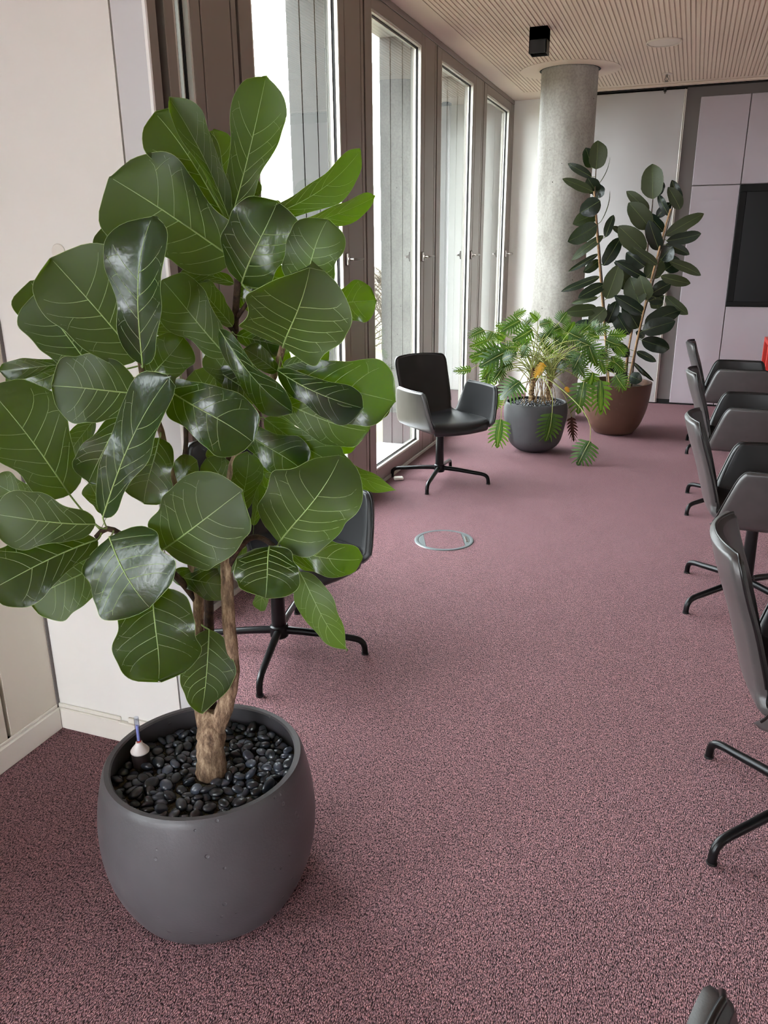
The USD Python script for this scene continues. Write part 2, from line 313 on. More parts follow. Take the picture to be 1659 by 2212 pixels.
# ---- windows
Z0, Z1 = .125, 2.956
wn = 0
def window(y0, y1, label, handle=True, lead=True, near_stile=.109):
    global wn
    wn += 1
    w = thing(f'window_{wn}', label=label, kind='structure')
    xi, xo = XW, -2.005
    b = .003
    for a, c in ((y0 - near_stile, y0), (y1, y1 + .072)):
        obj('stile', box(xi, xo, a, c, .03, 3.035, b), 'frame', w)
    obj('rail', box(xi, xo, y0, y1, .03, Z0, b), 'frame', w); obj('rail', box(xi, xo, y0, y1, Z1, 3.035, b), 'frame', w)
    # pale glazing beads around the pane, then the black gasket
    for nm, d0, d1, ins, look in (('bead', -1.9405, -1.963, .0, 'bead'), ('gasket', -1.963, -1.975, .004, 'gasket'), ('spacer', -1.9751, -1.99, .010, 'bead')):
        t = .012 + ins
        obj(nm, join(box(d0, d1, y0, y0 + t, Z0, Z1), box(d0, d1, y1 - t, y1, Z0, Z1), box(d0, d1, y0 + t, y1 - t, Z0, Z0 + t), box(d0, d1, y0 + t, y1 - t, Z1 - t, Z1)), look, w)
    obj('pane', (np.array([(-1.979, y, z) for y, z in ((y0 + .01, Z0 + .01), (y1 - .01, Z0 + .01), (y1 - .01, Z1 - .01), (y0 + .01, Z1 - .01))]), np.array([(0, 1, 2), (0, 2, 3)])), 'pane', w)
    # the deep outer jambs, in three boards each, the soffit and the sill
    for s, y in ((-1, y0 - .012), (1, y1 + .012)):
        for xa, xb in ((-2.006, -2.018), (-2.026, -2.084), (-2.09, -2.176), (-2.183, -2.262)):
            obj('jamb_board', box(xa, xb, y, y + s * .02, -.02, 3.05), 'fin_metal', w)
        obj('jamb_backing', box(-2.006, -2.255, y + s * .008, y + s * .02, -.02, 3.05), 'gasket', w)
    obj('soffit', box(-2.006, -2.262, y0 - .012, y1 + .012, 3.034, 3.06), 'sill_metal', w)
    obj('sill', box(-2.006, -2.30, y0 - .012, y1 + .012, .05, .085), 'sill_metal', w)
    if handle:
        hy, hz = y1 + .036, 1.548
        h = obj('handle', join(box(XW + .020, XW, hy - .016, hy + .016, hz - .036, hz + .036, .004)), 'steel', w)
        obj('handle_neck', join(tube([(XW + .01, hy, hz), (XW + .05, hy, hz)], .009, 12), tube([(XW + .018, hy, hz), (XW + .024, hy, hz)], .019, 16)), 'steel', h, smooth=40)
        lv = smooth_line([(XW + .046, hy - .008, hz), (XW + .055, hy + .02, hz), (XW + .056, hy + .125, hz + .001)], 10)
        obj('lever', tube(lv, [.0085, .009, .0075], 12, flat=1.0), 'steel', h, smooth=40)
    return w
opens = [(2.02, 2.766), (2.951, 3.063), (3.555, 4.535), (5.027, 6.007), (6.504, 7.48), (7.98, 8.965)]
back_opens = [(-3.7, -2.72), (-2.23, -1.25), (-.75, .23)]
where = ['window mostly hidden behind the white pier', 'narrow window strip beside the white partition', 'tall window behind the fig tree', 'tall window behind the chair by the window', 'tall window third from the column', 'tall window nearest the back wall']
for i, (a, c) in enumerate(opens): window(a, c, where[i], near_stile=(.06, .062)[i] if i < 2 else .109, handle=i > 0)
for a, c in back_opens: window(a, c, 'tall window behind the photographer', handle=False)
# mullions between the windows, with shadow gaps
tn = 0
def trim(m, look):
    global tn
    tn += 1
    return obj(f'trim_{tn}', m, look, **S)
for i in range(2, 6):
    s, e = opens[i][0], opens[i - 1][1]
    trim(join(box(XW, -2.0, e + .080, s - .182, .03, 3.035, .003), box(XW, -2.0, s - .174, s - .134, .03, 3.035, .002)), 'frame')
    trim(box(-1.955, -2.255, e + .034, s - .034, -.02, ZC), 'gasket')
trim(box(-1.975, -2.255, 2.80, 2.917, -.02, ZC), 'gasket')
trim(box(-1.975, -2.255, 1.96, 1.985, -.02, ZC), 'gasket')
trim(join(box(XW, -2.0, 9.045, YB, .03, 3.035, .003)), 'frame')
trim(box(-1.955, -2.255, 8.999, YB, -.02, ZC), 'gasket')
for a, c in zip([YN] + [x[1] + .072 for x in back_opens], [x[0] - .109 for x in back_opens] + [.35]):
    if c - a > .05: trim(box(XW, -2.255, a, c, 0, ZC), 'frame')
trim(box(XW + .001, -2.005, 1.9, YB, 3.038, ZC - .004, .002), 'frame')             # head of the window wall
trim(box(XW + .004, -2.005, 1.9, YB, 0, .027, .002), 'bead')                        # thin pale baseboard
trim(box(XW + .001, -2.005, YN, .31, 3.038, ZC - .004, .002), 'frame'); trim(box(XW + .004, -2.005, YN, .31, 0, .027, .002), 'frame')
# ---- left wall (near) with its panel joint and baseboard
lw = obj('wall_left', box(XW - .02, -2.2, .30, 1.95, 0, ZC), 'black_gap', **S)
obj('wall_board', box(XW, XW - .02, 1.672, 1.95, .09, ZC), 'left_wall', lw); obj('wall_board', box(XW, XW - .02, .30, 1.655, .09, ZC), 'left_wall', lw)
obj('baseboard_left', join(box(XW + .014, XW, .30, 1.876, 0, .085, .004), box(XW + .006, XW, .30, 1.876, .085, .096, .002)), 'white_trim', **S)
obj('corner_joint', box(XW + .004, XW, 1.878, 1.889, .09, ZC), 'dark_recess', lw)
# ---- white pier that comes forward from the window wall
YP = 1.89
pier = obj('wall_pier', join(box(XW, -1.430, YP, YP + .03, 0, ZC), box(XW, -1.55, YP + .03, YP + .10, 0, ZC)), 'white_wall', **S)
obj('pier_gap', box(-1.430, -1.424, YP + .012, YP + .029, 0, ZC), 'dark_recess', pier)
obj('pier_panel', join(box(-1.424, -1.330, YP, YP + .006, 0, ZC), box(-1.424, -1.345, YP + .006, YP + .028, 0, ZC)), 'pier_white', pier)
obj('pier_edge', box(-1.3295, -1.320, YP - .003, YP + .006, 0, ZC, .001), 'edge_white', pier)
obj('baseboard_pier', join(box(XW, -1.672, YP, YP - .014, 0, .082, .003), box(XW, -1.672, YP, YP - .008, .082, .096, .002), box(-1.672, -1.322, YP, YP - .02, 0, .082, .003), box(-1.64, -1.322, YP, YP - .01, .082, .100, .002)), 'white_trim', **S)
cv = lathe([(0, 0), (.021, 0), (.023, .001), (.023, .004), (.021, .006), (0, .0065)], 32); cv.apply_transform(trimesh.transformations.rotation_matrix(math.pi / 2, [1, 0, 0])); cv.apply_translation([-1.681, YP, 1.601])
obj('wall_cover', cv, 'white_trim', smooth=30, label='small round white cover cap on the white pier at the left', category='cover cap')

# ---- concrete column
cm = lathe([(0, 0), (.245, 0), (.245, ZC + .012), (0, ZC + .012)], 96); cm.apply_translation([*col_c, 0])
obj('column', cm, 'concrete', smooth=30, label='round grey concrete column behind the potted plants', category='column', kind='structure')

# ---- back: movable partition, track, acoustic panels, screen
YF = 8.996
pt = thing('partition', label='tall pale partition panel standing behind the concrete column', category='partition')
obj('panel', box(-1.36, -.246, YF, YF + .07, .012, 3.045, .002), 'partition', pt)
obj('edge_profile', join(box(-.246, -.236, YF - .002, YF + .07, .012, 3.047, .002), box(-.234, -.224, YF + .004, YF + .07, .012, 3.045, .002)), 'alu_edge', pt)
trim(box(-1.36, XR, YF - .02, YF + .1, 3.058, ZC), 'black_gap')
trim(box(-1.3, XR, YF - .13, YF - .045, 3.066, ZC, .004), 'ceiling_white')
rear = obj('wall_lining', box(-.224, XR, YF + .02, YB, 0, ZC), 'dark_recess', **S)
obj('plinth', box(-1.36, XR, YF + .012, YF + .03, 0, .05), 'black_gap', rear)
def panel(x0, x1, z0, z1):
    return obj('acoustic_panel', box(x0, x1, YF, YF + .02, z0, z1, .004), 'fabric_panel', rear)
Z_A, Z_B, Z_C = .018, 2.175, 2.968
panel(-.091, .350, Z_A, Z_B - .004); panel(-.091, .350, Z_B + .004, Z_C)
panel(.357, 2.2, Z_A, 1.024); panel(.357, .80, Z_B + .004, Z_C); panel(.807, 1.25, Z_B + .004, Z_C); panel(1.257, 2.2, Z_B + .004, Z_C)
panel(2.207, 2.65, Z_A, Z_B - .004); panel(2.207, 2.65, Z_B + .004, Z_C)
tv = thing('wall_screen', label='black flat screen set into the grey fabric panels', category='screen')
obj('bezel', join(box(.352, 2.2, YF - .012, YF + .02, 1.028, 1.075, .003), box(.352, 2.2, YF - .012, YF + .02, 2.105, 2.171, .003), box(.352, .418, YF - .012, YF + .02, 1.075, 2.105, .003), box(2.14, 2.2, YF - .012, YF + .02, 1.075, 2.105, .003)), 'bezel', tv)
obj('display', box(.418, 2.14, YF - .004, YF + .018, 1.075, 2.105), 'screen', tv)

# ---- things on the ceiling
sp = thing('ceiling_spotlight', label='black square surface spotlight under the ceiling', category='spotlight')
sx, sy = -1.187, 6.40
hs = .062
obj('housing', join(*[box(sx + a, sx + b_, sy + c, sy + d, ZC - .165, ZC) for a, b_, c, d in ((-hs, -hs + .006, -hs, hs), (hs - .006, hs, -hs, hs), (-hs, hs, -hs, -hs + .006), (-hs, hs, hs - .006, hs))], box(sx - hs, sx + hs, sy - hs, sy + hs, ZC - .08, ZC - .001)), 'black_paint', sp)
obj('lens', disc(sx, sy, .036, ZC - .10, ZC - .085), 'steel', sp)
lp = thing('ceiling_speaker', label='flat round white disc on the ceiling right of the column', category='speaker')
obj('rim', lathe([(.118, ZC), (.118, ZC - .010), (.125, ZC - .013), (.130, ZC - .010), (.130, ZC)], 64), 'disc_white', lp)
obj('grille', disc(0, 0, .117, ZC - .008, ZC + .004, bevel=.002), 'disc_white', lp)
UsdGeom.Xformable(lp).AddTranslateOp().Set(Gf.Vec3d(-.378, 7.145, 0))
sk = thing('sprinkler', label='small metal sprinkler head hanging from the ceiling', category='sprinkler')
kx, ky = -.394, 8.383
obj('rosette', disc(kx, ky, .042, ZC - .008, ZC + .005, 32, .003), 'disc_white', sk)
obj('stem', tube([(kx, ky, ZC), (kx, ky, ZC - .03)], .010, 12), 'steel', sk)
obj('frame_arm', join(tube(smooth_line([(kx - .008, ky, ZC - .03), (kx - .016, ky, ZC - .045), (kx, ky, ZC - .062)], 8), .003, 6), tube(smooth_line([(kx + .008, ky, ZC - .03), (kx + .016, ky, ZC - .045), (kx, ky, ZC - .062)], 8), .003, 6)), 'steel', sk)
obj('deflector', disc(kx, ky, .018, ZC - .066, ZC - .063, 24), 'steel', sk)
tr_ = thing('track_hanger', label='small black hanger at the partition track below the sprinkler', category='hanger')
obj('hanger_body', tube([(-.425, 8.955, ZC - .002), (-.425, 8.955, ZC - .055)], .013, 16), 'black_paint', tr_); obj('hanger_tip', tube([(-.425, 8.955, ZC - .055), (-.425, 8.955, ZC - .07)], .007, 12), 'steel', tr_)

# ---- round floor box with a carpet inlay
fb = on_floor(959, 1167)
fbx = thing('floor_box', (fb[0], fb[1], 0), 22, label='round metal floor socket lid with carpet inlay in the aisle', category='floor box')
R = .172
obj('rim', lathe([(R - .022, .0), (R - .022, .004), (R - .012, .006), (R - .003, .0045), (R, .0)], 80), 'ring_metal', fbx, smooth=40)
a_ = np.linspace(-math.acos(.76), math.acos(.76), 20); chord = [(.148 * math.cos(t), .148 * math.sin(t)) for t in a_]
from shapely.geometry import Polygon
lid = trimesh.creation.extrude_polygon(Polygon(chord), .003); obj('lid_segment', lid, 'ring_metal', fbx)
lid2 = lid.copy(); lid2.apply_transform(trimesh.transformations.rotation_matrix(math.pi, [0, 0, 1])); obj('lid_segment', lid2, 'ring_metal', fbx)
obj('lid_gap', box(.109, .1115, -.098, .098, .0, .0034), 'gasket', fbx)
inn = trimesh.creation.extrude_polygon(Polygon([(.149 * math.cos(t), .149 * math.sin(t)) for t in np.linspace(0, 2 * math.pi, 60)]).intersection(Polygon([(-.109, -.2), (.109, -.2), (.109, .2), (-.109, .2)])), .0032)
obj('carpet_inlay', inn, 'carpet', fbx)
obj('latch', box(.122, .136, -.045, .045, .003, .0055, .001), 'steel', fbx)

# ------------------------------------------------------------------ chairs
def make_chair(loc, rot, **tags):
    t = thing('bucket_chair', loc, rot, **tags)
    # local: front towards +x
    nu, nv = 26, 25
    def strip(prof, hw, curve, u0, u1, n):
        pr = PchipInterpolator(np.linspace(0, 1, len(prof)), np.array(prof, float)); P = np.zeros((n, nv, 3))
        for i, u in enumerate(np.linspace(u0, u1, n)):
            x, z = pr(u); h, c = hw(u), curve(u)
            for j, q in enumerate(np.linspace(-1, 1, nv)):
                q2 = math.copysign(1 - (1 - abs(q)) ** 1.5, q)
                P[i, j] = (x + c[0] * q2 * q2, h * q2, z + c[1] * q2 * q2)
        return P
    prof = [(.318, .400), (.310, .436), (.26, .452), (.09, .444), (-.09, .436), (-.172, .448), (-.212, .492), (-.234, .56), (-.268, .67), (-.308, .78), (-.338, .878)]
    seam = .56
    def corner(u):                           # rounds the corners at the top of the back
        k = max(0, (u - .93) / .07); return 1 - .17 * (1 - math.sqrt(max(0, 1 - k * k)))
    hw = lambda u: float(np.interp(u, [0, .1, .3, .5, .6, .75, 1], [.205, .228, .238, .218, .202, .206, .213])) * corner(u)
    cu = lambda u: (float(np.interp(u, [0, .5, .62, 1], [-.055, .0, .040, .05])), float(np.interp(u, [0, .1, .3, .5, .62, 1], [.0, .012, .018, .03, .008, -.006])))
    us = np.r_[np.linspace(0, .06, 5), np.linspace(.085, seam, 18)]; ub = np.r_[np.linspace(seam, .93, 18), np.linspace(.945, 1, 8)]
    def grid(us):
        return np.concatenate([strip(prof, hw, cu, u, u, 1) for u in us])
    Gs, Gb = grid(us), grid(ub)
    # seat and back are one bent cushion: black inside, grey leather outside, piping along the edge
    Ga = np.concatenate([Gs, Gb[1:]]); m = pad(Ga, np.interp(np.r_[us, ub[1:]], [0, .4, .62, 1], [.05, .05, .036, .034]))
    from scipy.spatial import cKDTree
    def split(m, G):
        n = np.cross(np.gradient(G, axis=0), np.gradient(G, axis=1)); n /= np.linalg.norm(n, axis=2, keepdims=True) + 1e-12
        tr = cKDTree(G.reshape(-1, 3)); _, k = tr.query(m.triangles_center); s = ((m.triangles_center - G.reshape(-1, 3)[k]) * n.reshape(-1, 3)[k]).sum(1)
        return m.submesh([s >= 0], append=True, repair=False), m.submesh([s < 0], append=True, repair=False)
    A, B = split(m, Ga)
    front, rear_ = (A, B) if A.centroid[2] > B.centroid[2] else (B, A)
    def rows(m):
        _, k = cKDTree(Ga.reshape(-1, 3)).query(m.triangles_center); up = k // nv >= len(us) - 1
        return m.submesh([~up], append=True, repair=False), m.submesh([up], append=True, repair=False)
    (fs, fb), (rs_, rb) = rows(front), rows(rear_)
    st = obj('seat', fs, 'leather', t, smooth=50); obj('seat_shell', rs_, 'leather_back', st, smooth=50)
    bk = obj('backrest', fb, 'leather', t, smooth=50); obj('back_cover', rb, 'leather_back', bk, smooth=50, label='grey leather outer side')
    rim = np.concatenate([Gb[4:, 0], Gb[-1, 1:], Gb[-1:4:-1, -1]])
    obj('piping', tube(rim, .0045, 6), 'piping', bk, smooth=60)
    for s in (-1, 1):
        # arm: a wing that rises from the seat edge
        cs = PchipInterpolator([0, .18, .4, .7, 1], np.array([(.205, .425), (.236, .455), (.258, .525), (.276, .615), (.288, .698)]))
        n1, n2 = 20, 22
        G = np.zeros((n1, n2, 3))
        for i, u in enumerate(np.r_[np.linspace(0, .86, 13), np.linspace(.885, 1, 7)]):
            y, z = cs(u); k = max(0, (u - .8) / .2); ins = .026 * (1 - math.sqrt(max(0, 1 - k * k)))
            xr, xf = np.interp(u, [0, .12, 1], [-.200, -.188, -.098]) + ins, np.interp(u, [0, .2, 1], [.285, .318, .272]) - ins
            for j, q in enumerate(np.r_[0, .02, .05, np.linspace(.1, .9, n2 - 6), .95, .98, 1]):
                bulge = .012 * math.sin(math.pi * q)
                G[i, j] = (xr + (xf - xr) * q, s * (y + bulge), z)
        m = pad(G, .034, (1, 1, 1, 1)); A, B = split(m, G)
        inner, outer = (A, B) if abs(A.centroid[1]) < abs(B.centroid[1]) else (B, A)
        ar = obj('armrest', inner, 'leather', t, smooth=50); obj('armrest_cover', outer, 'leather_back', ar, smooth=50)
        obj('piping', tube(np.concatenate([G[2:, 0], G[-1, 1:], G[-1:2:-1, -1]]), .0042, 6), 'piping', ar, smooth=60)
    obj('under_plate', join(box(-.11, .11, -.09, .09, .398, .42, .006)), 'black_paint', t)
    obj('column', lathe([(0, .075), (.030, .075), (.031, .10), (.030, .16), (.026, .36), (.034, .39), (.034, .402), (0, .402)], 32), 'chair_metal', t, smooth=30)
    obj('hub', lathe([(0, .068), (.033, .068), (.038, .074), (.038, .118), (.033, .124), (0, .124)], 32), 'chair_metal', t, smooth=30)
    for k in range(4):
        a = math.radians(45 + 90 * k); c, s_ = math.cos(a), math.sin(a)
        pth = [(.02, .098), (.12, .092), (.25, .078), (.318, .070), (.343, .060), (.356, .040), (.359, .006)]
        pp = smooth_line([(r * c, r * s_, z) for r, z in pth], 26)
        lg = obj('leg', tube(pp, [.0165, .0155, .0145, .0135, .0125], 12), 'chair_metal', t, smooth=50)
        obj('glide', tube([(.359 * c, .359 * s_, .0), (.359 * c, .359 * s_, .007)], .0145, 14), 'glide', lg)
    return t

CHAIRS = [
    (-1.575, 5.355, -42, 'black leather bucket chair standing by the window near the potted plants'),
    (-1.464, 2.647, -30, 'black bucket chair half hidden behind the fig tree'),
    (.468, 2.21, 0, 'black bucket chair at right, nearest one with its star base in full view'),
    (.385, 3.85, 0, 'black bucket chair in the right row, second from the front'),
    (.375, 5.35, 0, 'black bucket chair in the right row, second from the back wall'),
    (.360, 7.01, 0, 'black bucket chair in the right row, closest to the wall screen'),
    (.41, .545, 6, 'black bucket chair of which only the top shows at the bottom edge'),
]
c0 = make_chair((CHAIRS[0][0], CHAIRS[0][1], 0), CHAIRS[0][2], label=CHAIRS[0][3], category='chair', group='black bucket chairs')
for x, y, r, lab in CHAIRS[1:]:
    dup(c0, 'bucket_chair', (x, y, 0), r, label=lab, category='chair', group='black bucket chairs')

# ---- red table at the back, cut by the right edge of the frame
rt = thing('red_table', (.735, 8.30, 0), label='bright red table frame by the back wall at the right edge', category='table')
obj('tabletop', box(0, 1.2, 0, .5, .715, .755, .003), 'red_paint', rt)
for x, y in ((0, 0), (1.155, 0), (0, .455), (1.155, .455)): obj('leg', box(x, x + .045, y, y + .045, 0, .715, .002), 'red_paint', rt)

# ---- white tag on the floor by the window chair
tg = obj('floor_tag', join(box(-.034, .034, -.022, .022, 0, .024, .006)), 'paper', label='small white tag lying on the carpet by the window chair', category='tag')
UsdGeom.Xformable(tg).AddTranslateOp().Set(Gf.Vec3d(-1.86, 5.27, 0.001)); UsdGeom.Xformable(tg).AddRotateZOp().Set(30)

# ------------------------------------------------------------------ pots
def pot(name, c, h, radii, look, thick, level, **tags):
    from scipy.interpolate import CubicSpline
    t = np.array([0, .12, .3, .55, .8, 1]) * h; cs = CubicSpline(t, radii)
    z = np.linspace(0.0, h, 40); r = cs(z); R1 = r[-1]
    out = [(0, 0), (r[0] - .02, 0), (r[0] - .006, .002)] + [(a, b) for a, b in zip(r[1:-1], z[1:-1])] + [(R1 - .001, h - .004), (R1 - .004, h), (R1 - thick + .004, h), (R1 - thick, h - .004)]
    zi = np.linspace(h - .01, level - .05, 12); out += [(float(cs(b)) - thick - .001, b) for b in zi] + [(0, level - .05)]
    m = lathe(out, 96)
    return obj(name, m, look, None, smooth=35, **tags) if not tags.pop('_', None) else None
def placed(prim, c):
    UsdGeom.Xformable(prim).AddTranslateOp().Set(Gf.Vec3d(float(c[0]), float(c[1]), 0)); return prim
P1, P2, P3 = np.array([-1.0316, 1.4428, 0]), np.array([-1.0936, 6.4889, 0]), np.array([-.5308, 7.4012, 0])
placed(pot('plant_pot', P1, .3901, [.2135, .2381, .2624, .2735, .2647, .2461], 'pot_grey', .020, .30, label='large matt grey round pot holding the fiddle leaf fig', category='pot'), P1)
placed(pot('plant_pot', P2, .4119, [.1032, .1831, .2233, .245, .2581, .2468], 'pot_dark', .018, .36, label='dark grey round pot holding the bushy philodendron', category='pot'), P2)
placed(pot('plant_pot', P3, .4634, [.160, .207, .246, .278, .294, .301], 'pot_copper', .018, .40, label='copper brown flared pot holding the rubber plant', category='pot'), P3)
def soil(c, r, z, look, label):
    rr = np.linspace(0, r, 14); p = [(0, z - .03), (r, z - .03)] + [(a, z) for a in rr[::-1]]
    m = lathe(p, 64); v = np.array(m.vertices); k = v[:, 2] > z - .001; v[k, 2] += .006 * (meshkit.noise(v[k] * 30) if hasattr(meshkit, 'noise') else 0); m.vertices = v; m.apply_translation(c)
    return obj('soil', m, look, smooth=True, label=label, category='soil', kind='stuff')
soil(P1, .238, .318, 'soil', 'sandy soil under the black pebbles around the fig trunk')
soil(P2, .222, .375, 'dark_soil', 'dark soil in the philodendron pot')
soil(P3, .262, .41, 'dark_soil', 'dark soil in the copper pot')

# ---- black pebbles around the fig trunk
rng = random.Random(4)
TRUNK = near(P1, 452, 1655)[:2]
GAUGE = None
gz = .335
GA = on_floor(306, 1650, .335)
base_s = trimesh.creation.icosphere(2)
pts = []
tries = 0
while len(pts) < 290 and tries < 60000:
    tries += 1
    a, r = rng.uniform(0, 2 * math.pi), .222 * math.sqrt(rng.random()); x, y = P1[0] + r * math.cos(a), P1[1] + r * math.sin(a)
    if math.hypot(x - TRUNK[0], y - TRUNK[1]) < .047 or math.hypot(x - GA[0], y - GA[1]) < .028: continue
    if r > .19 and math.cos(a - math.radians(205)) > .86 and rng.random() < .8: continue       # bare soil at the left edge
    up = tries > 12000; dm = .0255 if up else .0225
    if all((x - p[0]) ** 2 + (y - p[1]) ** 2 > dm * dm for p in pts if p[2] == up): pts.append((x, y, int(up)))
for x, y, lay in pts:
    m = base_s.copy(); s = rng.uniform(.85, 1.2)
    ax = (.0158 * s * rng.uniform(.85, 1.25), .0125 * s * rng.uniform(.9, 1.12), .0078 * s * rng.uniform(.85, 1.25))
    v = np.array(m.vertices); v *= 1 + .07 * np.sin(v @ np.array([2.1, 1.3, .7]) + rng.uniform(0, 6))[:, None]; m.vertices = v * ax
    tilt = rng.gauss(0, .28) if lay == 0 else rng.gauss(0, .5)
    m.apply_transform(trimesh.transformations.euler_matrix(tilt, rng.gauss(0, .28), rng.uniform(0, 6.28)))
    lo = -m.bounds[0][2]
    m.apply_translation([x, y, .3215 + lo * .8 + (.010 if lay else 0) + rng.uniform(0, .003)])
    obj('pebble', m, 'pebble', smooth=True, label='smooth black pebble lying in the large grey pot around the fig trunk', category='pebble', group='black pebbles in the large grey pot')
# ---- water gauge
gauge = thing('water_gauge', (GA[0], GA[1], .332), label='black and white water level gauge with clear tube in the large pot', category='water gauge')
obj('base', lathe([(0, 0), (.0215, 0), (.0225, .002), (.0235, .040), (.022, .042), (0, .042)], 32), 'gauge_black', gauge, smooth=30)
obj('cap', lathe([(.0, .0421), (.0238, .0421), (.024, .045), (.021, .050), (.0095, .064), (.0085, .070), (0, .070)], 32), 'gauge_white', gauge, smooth=30)
obj('tube', lathe([(.0052, .068), (.0062, .068), (.0062, .142), (.0052, .142)], 24), 'clear_tube', gauge, smooth=30)
obj('float_rod', lathe([(0, .0701), (.0038, .0701), (.0038, .118), (0, .120)], 16), 'blue_liquid', gauge, smooth=30)
obj('red_mark', lathe([(0, .0695), (.005, .0695), (.005, .074), (0, .074)], 16), 'gauge_red', gauge, smooth=30)

# ------------------------------------------------------------------ leaves
ROUND = PchipInterpolator([0, .02, .06, .14, .26, .38, .52, .66, .78, .88, .95, .985, 1], [.03, .34, .56, .76, .88, .92, .97, 1.0, .95, .80, .52, .16, .03])
POINTED = PchipInterpolator([0, .04, .12, .25, .42, .58, .74, .87, .95, 1], [.06, .40, .70, .92, 1.0, .95, .74, .42, .18, .03])
FIG = PchipInterpolator([0, .02, .06, .14, .26, .38, .52, .66, .78, .88, .95, .985, 1], [.03, .20, .36, .52, .60, .66, .84, .99, 1.0, .88, .60, .18, .03])
ELL = PchipInterpolator([0, .05, .15, .3, .5, .7, .85, .95, 1], [.05, .42, .74, .95, 1.0, .90, .64, .30, .03])
def leaf_surface(B, T, wpx, roll, bow, fold, rs, outline, wave=.05, tip=0.0, rough=.035, twist=0.0):
    a = T - B; L = np.linalg.norm(a); a = a / L; mid = (B + T) / 2; vdir = CAM_P - mid; vdir /= np.linalg.norm(vdir)
    n0 = vdir - a * (vdir @ a); n0 /= np.linalg.norm(n0); s0 = np.cross(a, n0)
    if roll is None:                         # a leaf turned to the near window, whose sky it mirrors
        wd = np.array([-1.95, -.26, 1.7]) - mid; h = vdir + wd / np.linalg.norm(wd); roll = max(-58, min(58, math.degrees(math.atan2(h @ s0, h @ n0))))
    th = math.radians(roll)
    n = math.cos(th) * n0 + math.sin(th) * s0; s = np.cross(a, n)
    W = wpx / px_per_m(mid) / max(abs(math.cos(th)), .35)
    ph, ph2, k1, k2 = rs.uniform(0, 6.3), rs.uniform(0, 6.3), rs.uniform(.92, 1.08), rs.uniform(.92, 1.08)
    def S_(u, v):
        w = W / 2 * float(outline(u)) * (k1 if v > 0 else k2) * (1 + rough * (math.sin(9 * u + ph + (2 if v > 0 else 0)) + .6 * math.sin(19 * u + ph2 + (1 if v > 0 else 4))) * abs(v))
        dz = bow * L * 4 * u * (1 - u) - tip * L * u ** 3 + fold * abs(v) ** 1.35 * w + wave * W * v * v * math.sin(11 * u + ph2 + (1.7 if v > 0 else 0)) * (.35 + .65 * u)
        tw = twist * (u - .35); sv, nv_ = s * math.cos(tw) + n * math.sin(tw), n * math.cos(tw) - s * math.sin(tw)
        return B + a * L * u + sv * v * w + nv_ * dz
    return S_, L, W
def leaf_mesh(S_, nu, nv, flip):
    us = (1 - np.cos(np.linspace(0, np.pi, nu))) / 2; vs = np.linspace(-1, 1, nv)
    V = np.array([[S_(u, v) for v in vs] for u in us]).reshape(-1, 3); f = []
    for i in range(nu - 1):
        for j in range(nv - 1):
            p, q, r, t = i * nv + j, (i + 1) * nv + j, (i + 1) * nv + j + 1, i * nv + j + 1
            f += [(p, r, q), (p, t, r)] if not flip else [(p, q, r), (p, r, t)]
    return trimesh.Trimesh(V, np.array(f), process=False)
def veins(S_, W, n_side, r, rs, forks=True, start=None, mid_r=2.4):
    ms = []
    mid = [S_(u, 0) for u in np.linspace(0, .97, 16)]
    rad = [r * mid_r, r * mid_r * .8, r * mid_r * .55, r * .7]
    if start is not None:
        d = (mid[0] - start); mid = list(smooth_line([start, start + d * .5 + np.array([0, 0, -.004]), mid[0]], 6)[:-1]) + mid; rad = [r * mid_r * 1.1] + rad
    ms.append(tube(mid, rad, 6))
    for sgn in (-1, 1):
        for i in range(n_side):
            u0 = .06 + .66 * (i + .3 * (sgn > 0)) / n_side + rs.uniform(-.015, .015); e = .93 if i < n_side - 1 else .8
            def at_(q, u0=u0):
                return min(u0 + .16 * q + .14 * q ** 3, .978)
            ms.append(tube([S_(at_(q), sgn * q) for q in np.linspace(0, e, 8)], [r, r * .8, r * .45], 4, caps=False))
            if forks and i >= 1 and rs.random() < .55:
                qf = rs.uniform(.55, .7); u1 = at_(qf)
                ms.append(tube([S_(u1 - .02 * t - .02 * t * t, sgn * (qf + (.93 - qf) * t ** .9)) for t in np.linspace(0, 1, 4)], [r * .6, r * .35], 4, caps=False))
    if forks:                                # the pale margin
        ed = [S_(u, -1) for u in np.linspace(.01, 1, 34)] + [S_(u, 1) for u in np.linspace(1, .01, 34)][1:]
        ms.append(tube(ed, [r * .62], 4, caps=False))
    return join(*ms)

# ---- fiddle leaf fig
rs = random.Random(11)
fig = thing('fiddle_leaf_fig', label='tall fiddle leaf fig with large lobed leaves in the big grey pot', category='plant')
STEMS = []
def fig_stem(name, pts, radii, look, sides=14, n=40):
    p = smooth_line([near(P1, x, y, d) for x, y, d in pts], n)
    m = tube(p, radii, sides)
    if look == 'bark':
        v = np.array(m.vertices); c = np.repeat(p, sides, 0); c = np.vstack([c, p[0], p[-1]]); dv = v - c; v = c + dv * (1 + .045 * np.sin(v[:, 2:3] * 90 + v[:, 0:1] * 160) + .035 * np.sin(v[:, 2:3] * 230 + v[:, 1:2] * 210)); m.vertices = v
    STEMS.append(p); return obj(name, m, look, fig, smooth=True)
fig_stem('trunk', [(458, 1672, 0), (455, 1630, 0), (456, 1580, 0), (460, 1535, .01)], [.040, .0345, .036, .018], 'bark', 18)
fig_stem('stem', [(446, 1575, .005), (432, 1510, .01), (426, 1400, .02), (428, 1290, .03), (402, 1150, .03), (374, 1040, .0), (350, 940, -.02), (312, 835, -.03), (302, 765, -.03)], [.021, .0165, .0135, .012, .0095, .008, .007, .0065], 'bark')
